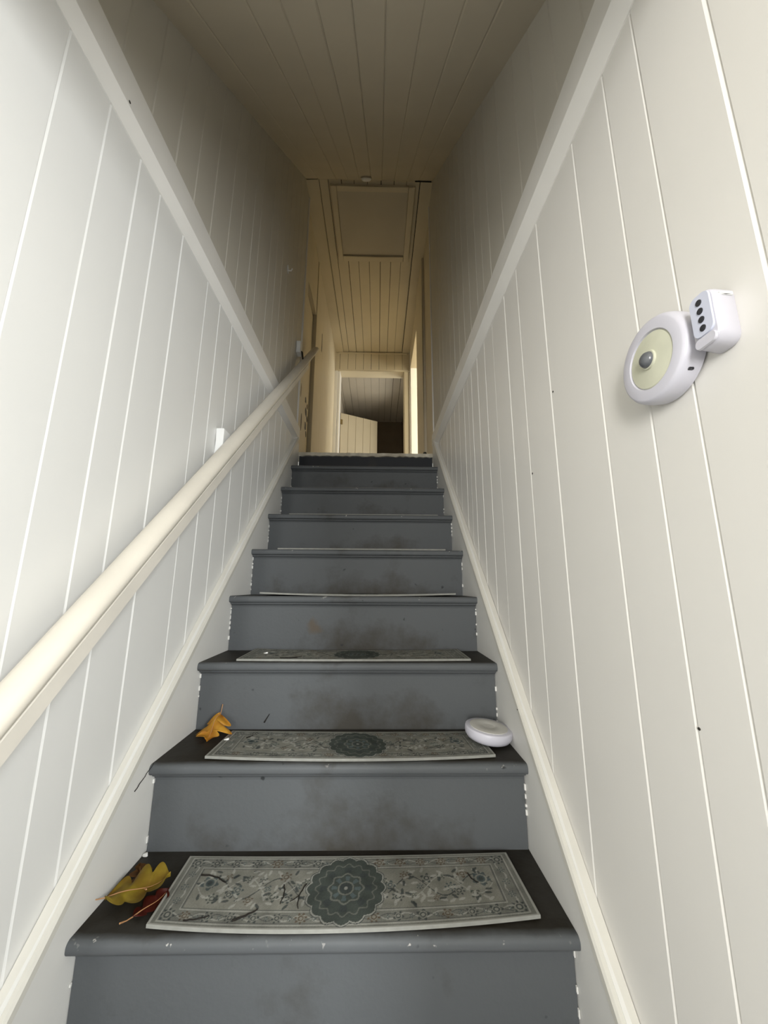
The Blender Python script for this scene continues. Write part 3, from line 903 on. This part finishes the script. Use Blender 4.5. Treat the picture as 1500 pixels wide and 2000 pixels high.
M['back'] = mat('dull_plastic_back', (0.60, 0.585, 0.54, 1), 0.5, 0.35, 0.08, 30)
pl = puck(Vector((XW, -0.360, 0.914)), (-1, 0, 0), 0.0575, 0.031, 'round white push light with yellowish lens and grey sensor on the right wall')
kid('pull_notch', box(XW-0.0205, XW-0.0135, -0.4035, -0.399, 0.8735, 0.8795, 0.001), M['button'], pl)
puck(Vector((0.396, 0.330, RISE+0.0125)), (0.09, -0.04, 1), 0.064, 0.031, 'loose white round light lying face down on the second mat', back=True)

# remote in its wall cradle, beside the push light
rem = empty('remote_control', (0.4455, -0.4415, 0.910), 'small white remote with four dark buttons held in the wall cradle', 'remote')


def rrect(w, h, r, n=6):
    out = []
    for cx, cy, a0 in ((w/2-r, h/2-r, 0), (-w/2+r, h/2-r, 90), (-w/2+r, -h/2+r, 180), (w/2-r, -h/2+r, 270)):
        out += [(cx + r*math.cos(math.radians(a0+90*k/n)), cy + r*math.sin(math.radians(a0+90*k/n))) for k in range(n+1)]
    return out


def rr_body(yc, zc, levels, tilt=0.0):
    return sweep([[(x, yc + a + tilt*(0.475-x), zc + b) for a, b in rrect(w, h, r)] for x, w, h, r in levels])


cradle = empty('remote_cradle', (XW, -0.436, 0.910), 'white rounded plastic wall cradle stuck on the right wall beside the push light', 'holder')
TL = -0.16
kid('shell', rr_body(-0.4355, 0.911, [(XW, 0.030, 0.064, 0.011), (XW-0.003, 0.034, 0.068, 0.013), (XW-0.022, 0.033, 0.066, 0.013), (XW-0.0275, 0.031, 0.064, 0.012), (XW-0.029, 0.028, 0.061, 0.011)], TL), M['plastic'], cradle, smooth=True)
kid('front_lip', rr_body(-0.4355, 0.8845, [(XW-0.029, 0.026, 0.012, 0.005), (XW-0.032, 0.025, 0.011, 0.005)], TL), M['plastic'], cradle, smooth=True)
kid('side_slot', box(0.452, 0.469, -0.4560, -0.4525, 0.930, 0.9345, 0.001), M['white'], cradle)
kid('body', rr_body(-0.4355, 0.9165, [(XW-0.0292, 0.0255, 0.050, 0.008), (XW-0.0315, 0.0245, 0.049, 0.008)], TL), M['panel'], rem, smooth=True)
for z in (0.9315, 0.9210, 0.9105, 0.9000):
    kid('button', lathe([(0.0003, 0.0), (0.0037, 0.0), (0.0036, 0.0008), (0.0003, 0.001)], Vector((XW-0.0315, -0.4355+TL*0.0315, z)), (-1, 0, 0), 20), M['button'], rem)


# ------------------------------------------------------------------ fallen leaves, twigs, flakes
def leaf(name, label, m, L, W, lobes, curl, loc, rot, seedv):
    """oak leaf: lobed blade with a curled surface, midrib and stem"""
    rnd = random.Random(seedv)
    e = empty(name, loc, label, 'leaf', 'fallen oak leaves on the treads')
    n, half = 46, 7
    rings = []
    jit = [rnd.uniform(0.85, 1.15) for _ in range(lobes*2+2)]
    def hw(t, side):
        env = (math.sin(math.pi*min(1, t*1.02)**0.85)**0.7) if 0 < t < 0.98 else 0.0
        ph = t*lobes + (0.2 if side > 0 else 0.0)
        k = int(ph) % len(jit)
        lob = 0.40 + 0.60*abs(math.sin(math.pi*ph))**0.8
        return W/2*max(env, 0.03)*lob*jit[k]
    bm = bmesh.new()
    G = []
    for i in range(n+1):
        t = i/n
        row = []
        for j in range(-half, half+1):
            s = j/half
            w = hw(t, s)
            sweepf = 0.22*abs(s)*w      # lobes point toward the tip
            x, y = s*w, (t-0.5)*L + sweepf
            z = curl[0]*(t-0.5)**2*L*2 + curl[1]*abs(s*w)**1.5*4 + curl[2]*math.sin(6*t+3*s)*0.006 - 0.0012*(1-abs(s))
            row.append(bm.verts.new((x, y, z)))
        G.append(row)
    for a, b in zip(G[:-1], G[1:]):
        for j in range(2*half):
            bm.faces.new((a[j], a[j+1], b[j+1], b[j]))
    bmesh.ops.solidify(bm, geom=bm.faces[:], thickness=0.0006)
    bl = obj('blade', bm, m, e); smooth(bl, 60)
    zz = lambda t: curl[0]*(t-0.5)**2*L*2 + curl[2]*math.sin(6*t)*0.006 - 0.0004
    obj('midrib', tube([(0, (t-0.5)*L, zz(t)) for t in [k/10 for k in range(10)]], [0.0011*(1-0.08*k) for k in range(10)], 6), M['stem'], e)
    obj('stem', tube([(0, -0.5*L, zz(0)), (0.002, -0.5*L-0.012, zz(0)+0.003), (0.004, -0.5*L-0.026, zz(0)+0.009)], [0.0011, 0.0010, 0.0014], 6), M['stem'], e)
    e.rotation_euler = [math.radians(a) for a in rot]
    return e


leaf('oak_leaf', 'bright yellow curled oak leaf on the second tread left of the mat', M['leaf_y'], 0.084, 0.112, 3, (-0.10, -0.4, 1.2), (-0.378, 0.366, RISE+0.034), (-32, 4, 172), 3)
leaf('oak_leaf', 'olive yellow oak leaf lying on the lowest tread by the left wall', M['leaf_o'], 0.112, 0.116, 3, (0.12, 0.25, 0.8), (-0.394, 0.102, 0.0115), (3, 0, -62), 7)
leaf('oak_leaf', 'dark red leaf tucked beside the left end of the lowest mat', M['leaf_r'], 0.075, 0.048, 3, (0.12, 0.15, 0.4), (-0.350, 0.072, 0.006), (0, 0, -25), 11)
leaf('oak_leaf', 'brown leaf beneath the olive yellow leaf on the lowest tread', M['leaf_b'], 0.085, 0.045, 4, (0.08, 0.1, 0.3), (-0.418, 0.150, 0.0025), (0, 0, 35), 15)


def twig(a, b, r, label, bend=0.004, fork=False, cat='twig', group=None):
    a, b = Vector(a), Vector(b)
    d = b-a
    side = d.cross(Vector((0, 0, 1)))
    side = side.normalized() if side.length > 1e-6 else Vector((1, 0, 0))
    pts = [a + d*t + side*bend*math.sin(t*math.pi) + side*0.0008*math.sin(t*17) for t in [k/8 for k in range(9)]]
    loc = a.copy()
    bm = tube([p-loc for p in pts], [r*(1-0.05*k) for k in range(9)], 6)
    if fork:
        p = pts[4]-loc
        tube([p, p + d*0.18 + side*0.008, p + d*0.26 + side*0.014], [r*0.7, r*0.6, r*0.4], 6, bm=bm)
    o = obj('twig', bm, M['twig'])
    o.location = loc
    return tag(o, label, cat, group or 'dry twigs scattered on the steps')


ZM = 0.0094
twig((-0.286, 0.142, ZM), (-0.226, 0.120, ZM), 0.0016, 'dark bent twig on the left part of the lowest mat, nearest its top edge', -0.006)
twig((-0.056, 0.115, ZM), (-0.062, 0.055, ZM), 0.0012, 'thin dark twig on the lowest mat just left of its medallion', 0.006, True)
twig((-0.102, 0.113, ZM), (-0.099, 0.066, ZM), 0.0012, 'thin dark twig left of the medallion twig on the lowest mat', -0.004)
twig((-0.178, 0.030, ZM), (-0.138, 0.054, ZM), 0.0018, 'thick dark twig near the front edge of the lowest mat', 0.002)
twig((0.287, 0.142, ZM), (0.303, 0.116, ZM), 0.0013, 'short dark twig on the right part of the lowest mat', 0.004)
twig((-0.268, 0.031, ZM), (-0.225, 0.040, ZM), 0.0012, 'thin dark twig by the front left corner of the lowest mat', 0.002)
twig((-0.2505, 0.4266, RISE+0.0095+0.012), (-0.237, 0.4285, 2*RISE-0.149), 0.0018, 'short dark twig stuck upright against the riser above the second mat', 0.001)
twig((-0.4535, 0.150, 0.164), (-0.4500, 0.212, RISE+0.003), 0.0010, 'fine dark straw hanging over the left end of the second tread', 0.0)
twig((-0.275, 0.345, RISE+0.0094), (-0.262, 0.362, RISE+0.0094), 0.0014, 'tiny dark twig on the left part of the second mat', 0.001)
twig((-0.219, 0.445, 2*RISE+0.0094), (-0.155, 0.470, 2*RISE+0.0094), 0.0016, 'dark twig on the left half of the third mat', 0.008, True)


def flake(loc, r, label, seedv, h=0.002):
    rnd = random.Random(seedv)
    pts = [(r*rnd.uniform(0.6, 1.15)*math.cos(t), 0.6*r*rnd.uniform(0.6, 1.15)*math.sin(t)) for t in [k*math.pi/4 for k in range(8)]]
    o = obj('paint_flake', sweep([[(p[0], p[1], 0) for p in pts], [(0.85*p[0], 0.85*p[1], h+0.2*p[0]) for p in pts]]), M['flake'])
    o.location = loc
    return tag(o, label, 'flake', 'pale flakes on the steps')


flake((-0.325, 0.335, RISE+0.0085), 0.009, 'pale chip on the second mat beside the yellow leaf', 3, 0.003)
flake((-0.447, 0.213, 0.0008), 0.006, 'white paint lump in the left back corner of the lowest tread', 5, 0.006)
flake((-0.287, 0.525, 2*RISE+0.0085), 0.009, 'pale chip on the back left of the third mat', 9, 0.003)
knob = lathe([(0.0005, 0), (0.011, 0), (0.013, 0.008), (0.010, 0.018), (0.0005, 0.021)], Vector((0, 0, 0)), (0, 0, 1), 16)
o = smooth(obj('door_bumper', knob, M['iron'])); o.location = (0.405, 1.625, LAND_Z+0.0005)
tag(o, 'small dark round bumper on the landing edge at the right', 'bumper')

# set nail heads and one knot scar in the painted boards
def nail(parent, p, axis, r=0.0018):
    obj('nail', lathe([(0.0002, -0.001), (r, -0.001), (r, 0.0006), (0.0002, 0.0009)], Vector(p), axis, 10), M['iron'], parent)


nail(wr, (0.4748, -0.314, 0.451), (-1, 0, 0))
nail(wr, (0.4748, -0.042, 1.047), (-1, 0, 0), 0.0022)
nail(wr, (0.4748, 0.096, 0.899), (-1, 0, 0), 0.0028)
nail(bpy.data.objects['baseboard_right'], (0.4455, 0.224, 0.311), (-1, 0, 0))
nail(bpy.data.objects['trim_1'], (-0.4515, -0.184, 1.626), (1, 0, 0), 0.003)
